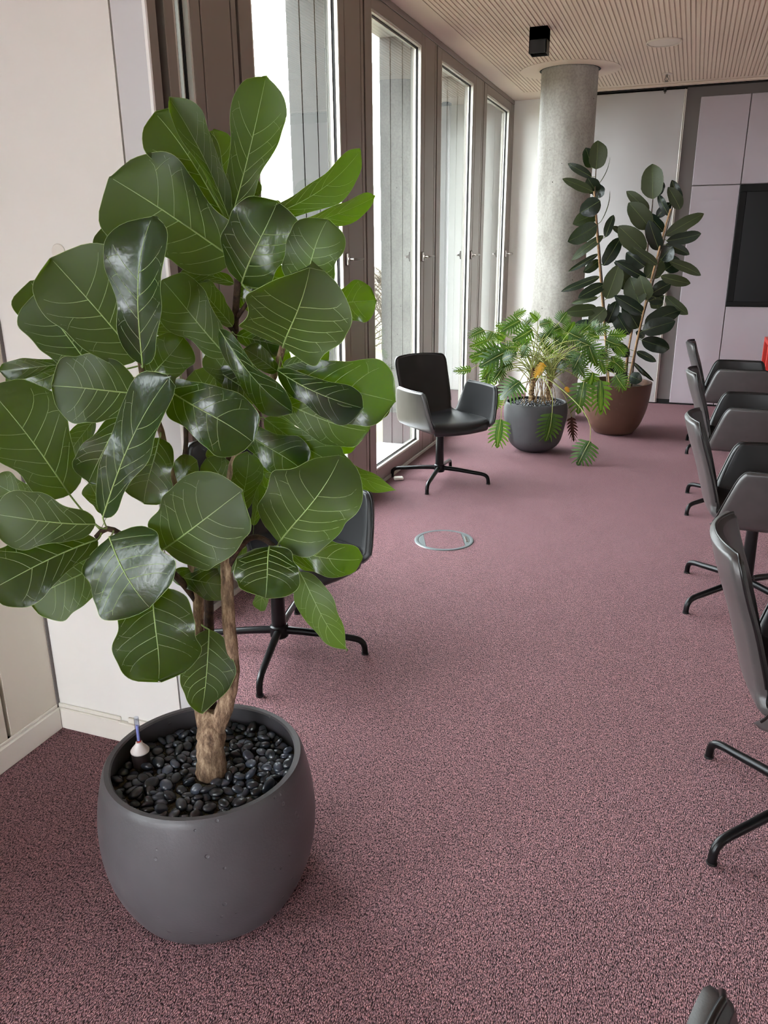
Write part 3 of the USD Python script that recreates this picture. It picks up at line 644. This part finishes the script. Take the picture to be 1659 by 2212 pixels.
fig_stem('stem', [(462, 1580, .0), (488, 1520, .0), (502, 1440, .0), (492, 1310, .01), (488, 1180, .02), (500, 1020, .03), (552, 900, .03), (596, 800, .01), (612, 742, .0)], [.024, .0185, .0160, .0145, .011, .009, .0075, .007], 'bark')
fig_stem('stem', [(458, 1560, .02), (452, 1480, .05), (452, 1300, .07), (470, 1120, .08), (500, 960, .08), (512, 840, .07), (508, 700, .05), (513, 560, .04), (503, 470, .04)], [.018, .014, .011, .009, .008, .0085, .008, .0075, .006], 'twig')
fig_stem('branch', [(426, 1300, .03), (360, 1225, .0), (290, 1175, -.03), (232, 1142, -.05), (208, 1160, -.05)], [.009, .008, .007, .006], 'twig', 10, 20)
fig_stem('branch', [(490, 1240, .02), (520, 1180, .0), (556, 1160, -.03), (592, 1180, -.05)], [.0085, .007, .006], 'twig', 10, 20)
fig_stem('branch', [(402, 1150, .03), (392, 1040, .05), (402, 950, .07), (396, 860, .08)], [.007, .006, .005], 'twig', 10, 20)
fig_stem('branch', [(510, 690, .05), (530, 660, .03), (548, 632, .01)], [.005, .004], 'twig', 8, 10)
fig_stem('branch', [(508, 720, .05), (480, 690, .03), (440, 660, .02)], [.005, .004], 'twig', 8, 10)
ALLSTEM = np.concatenate(STEMS)
# base x, y, tip x, y, width (px); depth of base and tip; roll, bow, fold; True = shows its upper side; tip droop
LEAVES = [
 (500,470,577,166,108,.04,-.02,10,.06,.12,0), (494,470,372,206,60,.02,-.04,30,.05,.5,0), (500,495,340,236,128,.05,.02,15,.06,.15,0), (497,450,462,276,80,.10,.14,0,.05,.1,0),
 (532,440,547,382,48,.10,.12,0,.05,.1,0), (562,470,784,338,66,.02,-.02,38,.10,.3,0), (600,492,813,434,40,.06,.06,45,.05,.2,1), (522,612,600,435,150,.00,-.03,-12,.08,.1,1),
 (655,630,702,474,136,-.05,-.07,-10,.08,.15,0), (612,750,672,584,226,-.08,-.22,0,.10,.30,0), (690,650,812,650,74,.02,.0,30,.06,.15,1), (505,560,236,378,214,.02,-.04,8,.06,.08,0),
 (308,788,312,466,128,-.10,-.13,-26,.08,.25,1), (308,640,216,486,74,.06,.10,0,.05,.1,1), (275,640,217,512,50,.12,.14,0,.05,.1,0), (300,776,110,556,200,-.07,-.12,5,.08,.1,0),
 (200,800,78,632,140,-.02,-.05,0,.08,.1,0), (190,790,62,606,120,.05,.04,0,.08,.1,1), (492,770,350,604,118,-.03,-.05,-10,.08,.12,0), (502,705,425,612,64,.02,.02,0,.06,.2,0),
 (505,612,388,584,42,.04,.03,40,.06,.15,1), (384,735,333,672,62,.10,.12,0,.05,.1,0), (505,640,562,652,54,.06,.05,0,.05,.1,1), (512,724,612,748,62,.03,.03,None,.04,.1,1),
 (296,850,110,832,156,-.08,-.12,0,.09,.12,0), (222,1118,345,808,112,-.14,-.20,None,.03,.05,1), (356,836,548,952,136,-.12,-.17,8,.08,.1,1), (318,822,398,730,104,-.03,-.02,0,.08,.1,1),
 (474,712,626,898,70,-.05,-.08,30,.08,.3,1), (524,852,452,756,66,.06,.05,0,.06,.1,0), (600,802,528,752,54,-.02,-.03,0,.06,.1,1), (612,792,712,762,50,-.04,-.04,10,.06,.2,0),
 (622,802,852,868,140,-.02,-.08,10,.10,.1,1), (600,800,782,886,82,-.06,-.09,25,.10,.2,1), (588,858,792,938,110,-.03,-.07,15,.08,.1,0), (740,905,842,878,46,.06,.05,None,.03,.05,1),
 (620,935,772,962,56,.05,.05,None,.03,.05,1), (572,904,735,1012,84,.0,-.03,15,.08,.1,0), (525,928,660,1018,94,-.04,-.06,10,.08,.1,1), (700,985,854,1064,44,.0,-.02,35,.06,.2,0),
 (602,1174,738,996,194,-.07,-.13,6,.08,.06,0), (264,896,188,1046,94,-.04,-.05,5,.08,.1,1), (204,906,132,1004,66,.04,.04,10,.06,.1,0), (150,1068,-22,836,176,-.04,-.10,10,.08,.1,0),
 (206,1132,-14,1112,128,-.10,-.18,-15,.10,.12,0), (80,1090,-20,1040,80,.02,.02,0,.05,.1,0), (210,1166,-30,1276,132,-.09,-.24,None,.06,.1,1), (214,1222,58,1296,154,-.05,-.09,0,.08,.1,0),
 (236,1160,318,1316,200,-.12,-.20,None,.08,-.05,1), (344,946,308,1090,114,-.08,-.10,0,.10,.1,1), (354,1186,518,1064,192,-.08,-.15,5,.08,.08,0), (374,1042,424,994,58,.03,.03,None,.03,.05,1),
 (520,1102,540,982,74,-.03,-.05,0,.06,.1,0), (506,1070,448,990,74,.04,.04,0,.06,.1,0), (494,1010,456,962,44,.08,.08,0,.06,.1,0), (232,1110,192,1042,48,.05,.06,0,.05,.1,0),
 (160,786,-4,802,44,.0,-.04,None,.08,.3,1), (140,800,16,852,80,.06,.05,None,.03,.05,1), (256,806,204,732,58,.05,.06,None,.03,.05,1), (370,1240,502,1268,72,.03,.02,15,.08,.1,1),
 (532,1180,452,1234,62,.02,.02,0,.06,.1,0), (582,1180,574,1292,148,-.10,-.18,5,.12,.0,1), (606,1180,780,1214,82,-.06,-.09,20,.10,.15,1), (648,1236,746,1410,76,-.04,-.06,15,.08,.12,0),
 (576,1240,560,1322,32,.03,.03,0,.05,.1,0), (606,1188,698,1224,40,.0,.0,20,.06,.1,0), (330,1268,346,1474,194,-.10,-.16,4,.10,.05,1), (452,1360,436,1546,120,.0,-.03,-8,.10,.12,0),
 (548,1135,560,1046,32,-.01,-.01,20,.05,.3,0), (612,1060,548,1048,52,.06,.06,10,.05,.1,0), (505,470,556,386,44,.08,.08,0,.05,.2,0), (520,640,600,560,90,.08,.08,0,.05,.1,1),
 (470,880,420,800,80,.10,.10,0,.05,.1,0), (600,900,700,850,90,.06,.06,0,.06,.1,1), (470,800,560,860,80,.05,.05,10,.06,.1,1), (250,1000,215,930,60,.05,.05,0,.06,.1,0),
 (610,800,560,700,80,.05,.05,0,.05,.1,1), (480,1180,420,1120,90,.06,.06,0,.05,.1,1), (640,1040,560,960,90,.06,.06,0,.05,.1,1), (180,1180,90,1150,90,.0,.0,0,.05,.1,0),
]
for (bx, by, tx, ty, w, db, dt, roll, bow, fold, up) in LEAVES:
    B, T = near(P1, bx, by, db), near(P1, tx, ty, dt)
    blend = min(1, max(0, (w / math.hypot(tx - bx, ty - by) - .55) / .3))
    S_, L, W = leaf_surface(B, T, w * (1 - .05 * blend), roll, bow, fold, rs, (lambda u: POINTED(u)) if (bx, by) in ((452, 1360), (648, 1236), (700, 985)) else (lambda u: ROUND(u) * blend + FIG(u) * (1 - blend)), wave=rs.uniform(.05, .125), tip=.07, rough=.06, twist=rs.uniform(-.7, .7))
    lf = obj('leaf', leaf_mesh(S_, 26, 17, not up), 'fig_leaf', fig, smooth=True)
    k = np.argmin(np.linalg.norm(ALLSTEM - B, axis=1)); st = ALLSTEM[k]
    if np.linalg.norm(st - B) > .10: st = B + (st - B) * .10 / np.linalg.norm(st - B)
    obj('veins', veins(S_, W, 5, min(.00085, W * .006), rs, start=st), 'vein', lf, smooth=True)

# ---- rubber plant (photo crop coordinates: x = 980 + cx / 2.8603)
def crop(cx, cy): return 980 + cx / 2.8603, 280 + cy / 2.86
rs = random.Random(5)
rub = thing('rubber_plant', label='tall rubber plant with dark oval leaves in the copper pot', category='plant')
RST = []
def rub_stem(pts, radii):
    p = smooth_line([near(P3, *crop(x, y), d) for x, y, d in pts], 30); RST.append(p); return obj('stem', tube(p, radii, 10), 'rubber_stem', rub, smooth=True)
rub_stem([(952, 1590, .0), (945, 1400, .0), (928, 1100, .0), (905, 800, 0), (885, 560, 0), (872, 400, 0), (880, 240, 0)], [.011, .010, .009, .008, .006, .004])
rub_stem([(1060, 1590, .04), (1075, 1400, .04), (1110, 1200, .05), (1165, 960, .05), (1200, 720, .05), (1232, 420, .05)], [.011, .010, .009, .007, .004])
rub_stem([(1096, 1590, -.04), (1105, 1490, -.04), (1160, 1190, -.04), (1228, 950, -.04), (1310, 640, -.04), (1355, 470, -.04)], [.011, .010, .009, .008, .005])
RALL = np.concatenate(RST)
def cane(pts, label):
    p = smooth_line([near(P3, *crop(x, y), d) for x, y, d in pts], 24)
    m = tube(p, [.0075 * (1 + .16 * (i % 6 == 0)) for i in range(24)], 10); o = obj('bamboo_cane', m, 'cane', smooth=True, label=label, category='cane', group='canes of the rubber plant'); return o
cane([(962, 1580, -.03), (905, 900, -.03), (868, 380, -.03)], 'tan cane tied to the left stem of the rubber plant')
cane([(1075, 1580, -.07), (1190, 1050, -.07), (1340, 490, -.07)], 'tan cane leaning right along the right stem of the rubber plant')
cane([(1040, 1580, .01), (1085, 1330, .01), (1110, 1180, .01)], 'short tan cane low between the rubber plant stems')
RUB = [(880,245,893,66,98,0,0),(850,235,818,112,74,.06,1),(852,292,708,210,44,.02,1),(858,382,678,303,52,-.03,0),(885,385,828,300,76,.03,1),(885,425,906,338,66,.02,1),(898,335,977,172,12,.0,1),(912,565,977,376,13,.0,1),
 (905,440,780,515,96,-.05,1),(880,520,742,580,80,.03,0),(885,590,712,692,86,-.05,1),(938,665,988,524,48,-.02,1),(925,655,726,804,48,-.02,0),(892,768,710,878,34,-.02,1),(898,808,806,880,52,.02,1),(902,908,668,1000,44,.0,1),
 (932,958,774,1034,64,-.04,1),(892,1036,728,1072,32,.03,0),(885,1108,697,1128,70,-.04,0),(938,1105,836,1192,84,-.06,0),(925,840,1036,662,74,-.03,1),(928,840,985,735,56,.03,1),(945,1045,1022,835,102,-.05,0),(905,1215,748,1200,60,.02,1),
 (950,1195,1008,1060,66,.0,1),(1232,428,1226,210,110,-.05,0),(1268,405,1298,325,34,.0,1),(1205,505,1070,380,60,.0,0),(1212,608,1084,452,112,-.06,0),(1295,630,1200,520,64,.02,1),(1272,745,1206,566,82,-.05,1),(1180,752,1022,598,118,-.08,0),
 (1060,642,982,600,36,.06,0),(1258,835,1110,728,48,-.08,0),(1180,845,1068,760,90,-.02,1),(1140,855,992,820,54,.02,1),(1190,918,1000,815,50,-.08,1),(1070,985,1028,868,76,.0,0),(1150,1078,1088,912,118,-.10,0),(1200,1050,1150,905,86,-.11,0),
 (1172,1135,1000,1030,76,-.06,1),(1140,1225,1048,1080,88,-.03,1),(1085,1265,1000,1128,88,.0,1),(1010,1205,958,1078,56,.04,1),(1400,492,1328,356,66,-.04,0),(1395,465,1350,312,58,.04,1),(1330,532,1262,400,40,-.03,1),(1255,542,1345,450,54,.02,1),
 (1308,655,1550,514,74,-.03,0),(1316,688,1536,645,60,-.05,1),(1310,708,1462,770,46,-.05,1),(1282,805,1350,720,96,-.02,1),(1330,812,1535,898,54,.0,0),(1280,905,1467,955,58,-.05,0),(1195,915,1290,800,104,-.02,0),(1305,868,1400,800,96,.05,1),
 (1228,1010,1342,948,74,-.04,1),(1205,1062,1300,1025,74,-.05,1),(1245,1036,1265,1108,72,-.06,0),(1310,1030,1446,1145,58,.02,0),(1180,1205,1406,1108,94,-.05,1),(1165,1245,1372,1182,94,-.07,1),(1162,1300,1338,1356,86,-.06,1),(1130,1372,1252,1432,42,.0,1),
 (1118,1440,1236,1558,22,.0,1),(1110,1440,1182,1524,18,.02,1),(1088,1520,1162,1552,66,-.08,1),(1085,1400,958,1296,66,-.02,1),(1070,1505,995,1545,66,-.06,1),(1045,1440,948,1482,74,-.08,1),(1065,1352,1008,1392,54,-.03,1),(1180,1278,1128,1250,44,.02,1)]
for i, (bx, by, tx, ty, w, d, up) in enumerate(RUB):
    B = near(P3, *crop(bx, by), d); T = near(P3, *crop(tx, ty), d + (rs.uniform(-.08, .04) if w > 14 else 0))
    roll = 72 if w < 15 else rs.uniform(-18, 18)
    S_, L, W = leaf_surface(B, T, w / 2.86 / (2.2 if w < 15 else .88), roll, .05, rs.uniform(.06, .24), rs, ELL, wave=.015, tip=.07)
    lf = obj('leaf', leaf_mesh(S_, 14, 9, not up), 'rubber_leaf', rub, smooth=True)
    k = np.argmin(np.linalg.norm(RALL - B, axis=1)); st = RALL[k]
    if np.linalg.norm(st - B) > .09: st = B + (st - B) * .09 / np.linalg.norm(st - B)
    obj('midrib', tube(list(smooth_line([st, (st + B) / 2, B], 5)[:-1]) + [S_(u, 0) for u in np.linspace(0, .95, 9)], [.0026, .0026, .002, .0012], 6), 'vein_dark', lf, smooth=True)

# ---- philodendron
rs = random.Random(8)
phi = thing('philodendron', label='bushy philodendron with deeply cut leaves in the dark grey pot', category='plant')
def philo_leaf(B, T, wpx, roll, look, sag=.25):
    a = T - B; L = np.linalg.norm(a); a /= L; mid = (B + T) / 2; vd = CAM_P - mid; vd /= np.linalg.norm(vd); n0 = vd - a * (vd @ a); n0 /= np.linalg.norm(n0); s0 = np.cross(a, n0)
    th = math.radians(roll); n = math.cos(th) * n0 + math.sin(th) * s0; s = np.cross(a, n); W = wpx / px_per_m(mid) / max(.4, abs(math.cos(th)))
    V, F = [], []
    def strip(rows):
        k = len(V)
        for l, r in rows: V.extend([l, r])
        for i in range(len(rows) - 1): F.extend([(k + 2 * i, k + 2 * i + 1, k + 2 * i + 3), (k + 2 * i, k + 2 * i + 3, k + 2 * i + 2)])
    P = lambda u, q: B + a * L * u + s * q * W / 2 + n * (L * .18 * 4 * u * (1 - u) * .5 - sag * W * .35 * q * q)
    core = lambda u: .27 * math.sin(math.pi * min(1, u * 1.0 + .06)) ** .6 + .02
    strip([(P(u, -core(u)), P(u, core(u))) for u in np.linspace(0, .93, 9)])
    N = 7
    for sg in (-1, 1):
        for i in range(N):
            u0 = .02 + .80 * i / N; wid = .82 / N * .9; reach = (1.0 - .5 * abs(i / (N - 1) - .35) ** 1.2) * rs.uniform(.88, 1.05) * (1 if i < N - 1 else .7)
            fw = .06 + .26 * i / N
            rows = []
            for t in (0, .35, .7, .92, 1.0):
                q = core(u0) * .6 + (reach - core(u0) * .6) * t; h = wid / 2 * (1 - .25 * t if t < .9 else (.42 if t < .95 else .06)); uc = u0 + wid / 2 + fw * t ** 1.4
                rows.append((P(uc - h, sg * q), P(uc + h, sg * q)) if sg > 0 else (P(uc + h, sg * q), P(uc - h, sg * q)))
            strip(rows)
    strip([(P(u, -h), P(u, h)) for u, h in ((.86, .16), (.93, .20), (.98, .10), (1.02, .01))])
    return trimesh.Trimesh(np.array(V), np.array(F), process=False), a, P
def crown(): return near(P2, *crop(rs.choice([490, 600]) + rs.uniform(-20, 20), rs.uniform(1480, 1560)), rs.uniform(-.05, .05))
PHI = [(190,1240,92,1288,62,0,.0),(240,1250,205,1315,62,0,.05),(375,1150,448,1116,42,0,.05),(410,1180,296,1245,96,1,-.05),(485,1235,365,1305,96,1,-.08),(205,1300,98,1340,56,0,.05),(270,1345,98,1405,96,1,-.05),(340,1365,158,1465,120,1,-.12),
 (385,1385,298,1325,76,0,.0),(228,1490,200,1605,86,0,.0),(410,1555,288,1668,132,0,-.22),(250,1640,265,1730,92,0,-.05),(292,1790,268,1965,112,0,-.10),(608,1750,568,1925,124,0,-.30),(842,1925,765,2075,124,1,-.50),(805,1560,768,1755,136,1,-.15),(905,1548,908,1760,106,1,-.1),
 (1000,1515,1065,1610,86,1,-.08),(655,1190,700,1128,84,0,.0),(665,1225,585,1265,74,0,.02),(715,1255,808,1295,96,1,-.08),(765,1300,866,1345,96,1,-.10),(835,1330,885,1460,130,1,-.12),(790,1385,738,1485,104,1,-.15),(705,1255,745,1188,84,1,.0),(880,1245,965,1215,64,1,.02),
 (955,1270,1068,1272,64,1,-.02),(940,1300,1040,1335,66,1,-.04),(850,1235,905,1195,60,1,.05),(530,1205,605,1188,44,0,.05),(455,1335,418,1410,56,0,-.1),(110,1478,-4,1492,42,1,-.05),(245,1420,178,1545,76,0,.0),(355,1440,268,1485,64,0,-.1),(565,1260,538,1335,64,0,.05),
 (620,1290,705,1345,64,1,.02),(705,1380,770,1435,70,1,-.08),(905,1420,935,1510,76,1,-.1),(980,1400,1015,1470,76,1,-.06),(330,1240,260,1210,60,0,.05),(430,1230,480,1170,60,1,.05),(600,1230,560,1170,60,0,.08),(790,1250,850,1200,70,1,.08),(300,1420,390,1385,70,1,-.15),
 (160,1390,110,1440,60,0,.05),(520,1180,470,1130,60,1,.1),(580,1280,620,1220,76,1,-.02),(690,1310,640,1250,76,1,.05),(310,1300,250,1260,76,1,.05),(430,1330,470,1290,66,0,.0),(760,1450,810,1530,84,1,-.12),(830,1260,900,1290,76,1,.0),(900,1360,960,1420,84,1,-.05),(220,1400,150,1380,66,1,.02),(300,1480,240,1560,76,0,-.1),(1000,1440,1060,1500,70,1,-.08),(680,1420,640,1500,70,0,-.05),(1010,1340,1060,1400,66,1,.0),(560,1340,640,1390,70,0,.1),(860,1500,830,1600,84,1,-.1),(440,1290,360,1360,74,0,.1)]
def petiole(pts, r=.0032):
    return obj('petiole', tube(smooth_line(pts, 14), [r * 1.2, r, r * .8], 6), 'petiole', phi, smooth=True)
for i, (bx, by, tx, ty, w, up, d) in enumerate(PHI):
    B, T = near(P2, *crop(bx, by), d), near(P2, *crop(tx, ty), d + rs.uniform(-.06, .03))
    m, a, Pf = philo_leaf(B, T, w / 2.86 * 1.38, rs.uniform(-30, 30), None)
    lf = obj('leaf', m, 'philo_leaf', phi)
    obj('midrib', tube([Pf(u, 0) for u in np.linspace(0, .95, 7)], [.0024, .0012], 5), 'petiole', lf)
    c = crown(); rise = np.array([0, 0, .10 + .25 * np.linalg.norm(B - c)]) if by < 1560 else np.array([0, 0, .12 + .05 * rs.random()])
    petiole([c, c + (B - c) * .45 + rise * .8, B + np.array([0, 0, .03 if by < 1560 else .08]), B] if by > 1560 else [c, c + (B - c) * .5 + rise * .5, B])
for bx, by, tx, ty, w, d, look, lab in ((555,1440,500,1535,62,-.2,'yellow_leaf','yellowed leaf'),(690,1590,715,1625,34,-.12,'yellow_leaf','yellowed leaf'),(728,1775,742,1925,66,-.02,'dead_leaf','withered brown leaf')):
    B, T = near(P2, *crop(bx, by), d), near(P2, *crop(tx, ty), d)
    lf = obj('leaf', philo_leaf(B, T, w / 2.86, 10, None)[0], look, phi, label=lab)
    c = crown(); petiole([c, (c + B) / 2 + np.array([0, 0, .06]), B])
for i in range(70):                                    # further leaf stalks of the dense heart
    c = crown(); a = rs.uniform(0, 2 * math.pi); L = rs.uniform(.18, .36); e = c + np.array([L * math.cos(a) * .9, L * math.sin(a) * .9, rs.uniform(.03, .30)])
    petiole([c, (c + e) / 2 + np.array([0, 0, .05]), e], .0024)
for x, tops, d in ((488, 1470, -.03), (592, 1460, .02)):
    p = smooth_line([near(P2, *crop(x + dx, y), d) for dx, y in ((0, 1670), (-10, 1620), (4, 1560), (-4, 1510), (0, tops))], 34)
    obj('trunk', tube(p, [.021 * (1 + .22 * math.sin(i * 2.1)) for i in range(34)], 12), 'philo_trunk', phi, smooth=True)
for i in range(26):
    x = rs.uniform(455, 620); p = near(P2, *crop(x, 1500 + rs.uniform(0, 60)), rs.uniform(-.06, .06)); q = np.array([p[0] + rs.uniform(-.07, .07), p[1] + rs.uniform(-.07, .05), .385])
    obj('aerial_root', tube(smooth_line([p, (p + q) / 2 + np.array([rs.uniform(-.02, .02), 0, .01]), q], 8), .0028, 5), 'philo_trunk', phi, smooth=True)
# black gravel of that pot: too small to pick apart
gm = []; ico = trimesh.creation.icosphere(1)
for i in range(900):
    a, r = rs.uniform(0, 6.283), .213 * math.sqrt(rs.random()); g = ico.copy(); g.apply_scale([rs.uniform(.007, .012), rs.uniform(.006, .010), rs.uniform(.005, .008)]); g.apply_transform(trimesh.transformations.rotation_matrix(rs.uniform(0, 6), [0, 0, 1])); g.apply_translation([P2[0] + r * math.cos(a), P2[1] + r * math.sin(a), .382 + rs.uniform(0, .012)]); gm.append(g)
obj('black_gravel', join(*gm), 'pebble', smooth=True, label='fine black gravel on top of the dark grey philodendron pot', category='gravel', kind='stuff')

# ------------------------------------------------------------------ outside: a field with bare trees, far below
obj('field', box(-400, 60, -200, 500, -9.2, -9), 'ground_grass', label='pale winter field outside far below the windows', category='field', kind='structure')
def bare_tree(loc, h, seed, label):
    r2 = random.Random(seed); t = thing('bare_tree', loc, 0, label=label, category='tree', group='bare trees beyond the field')
    tw = [tube([(0, 0, 0), (.1, .05, h * .4), (0, .1, h * .75)], [.22, .16, .06], 8)]
    obj('trunk', tw[0], 'bare_tree', t)
    br = []
    for i in range(60):
        z = h * r2.uniform(.25, .8); a = r2.uniform(0, 6.28); L = h * r2.uniform(.15, .4) * (1.1 - z / h); b = np.array([0, .05, z]); e = b + np.array([L * math.cos(a), L * math.sin(a), L * r2.uniform(.5, 1.2)])
        br.append(tube([b, (b + e) / 2 + np.array([0, 0, .2]), e], [.07, .03], 4, caps=False))
        for k in range(5):
            s = b + (e - b) * r2.uniform(.35, 1); q = s + np.array([r2.uniform(-1, 1), r2.uniform(-1, 1), r2.uniform(.1, 1.2)]) * h * .07; br.append(tube([s, q], [.03, .015], 3, caps=False))
    obj('crown', join(*br), 'bare_tree', t, kind='stuff')
    return t
r3 = random.Random(2)
t0 = bare_tree((-20, 70, -9), 10, 1, 'bare winter tree beyond the field outside the windows')
for i in range(15):
    dist, az = 62 + 14 * (i % 3) , math.radians(17 + i * 1.75)
    dup(t0, 'bare_tree', (-dist * math.sin(az), dist * math.cos(az), -9), r3.uniform(0, 360), label='bare winter tree beyond the field outside the windows', category='tree', group='bare trees beyond the field')
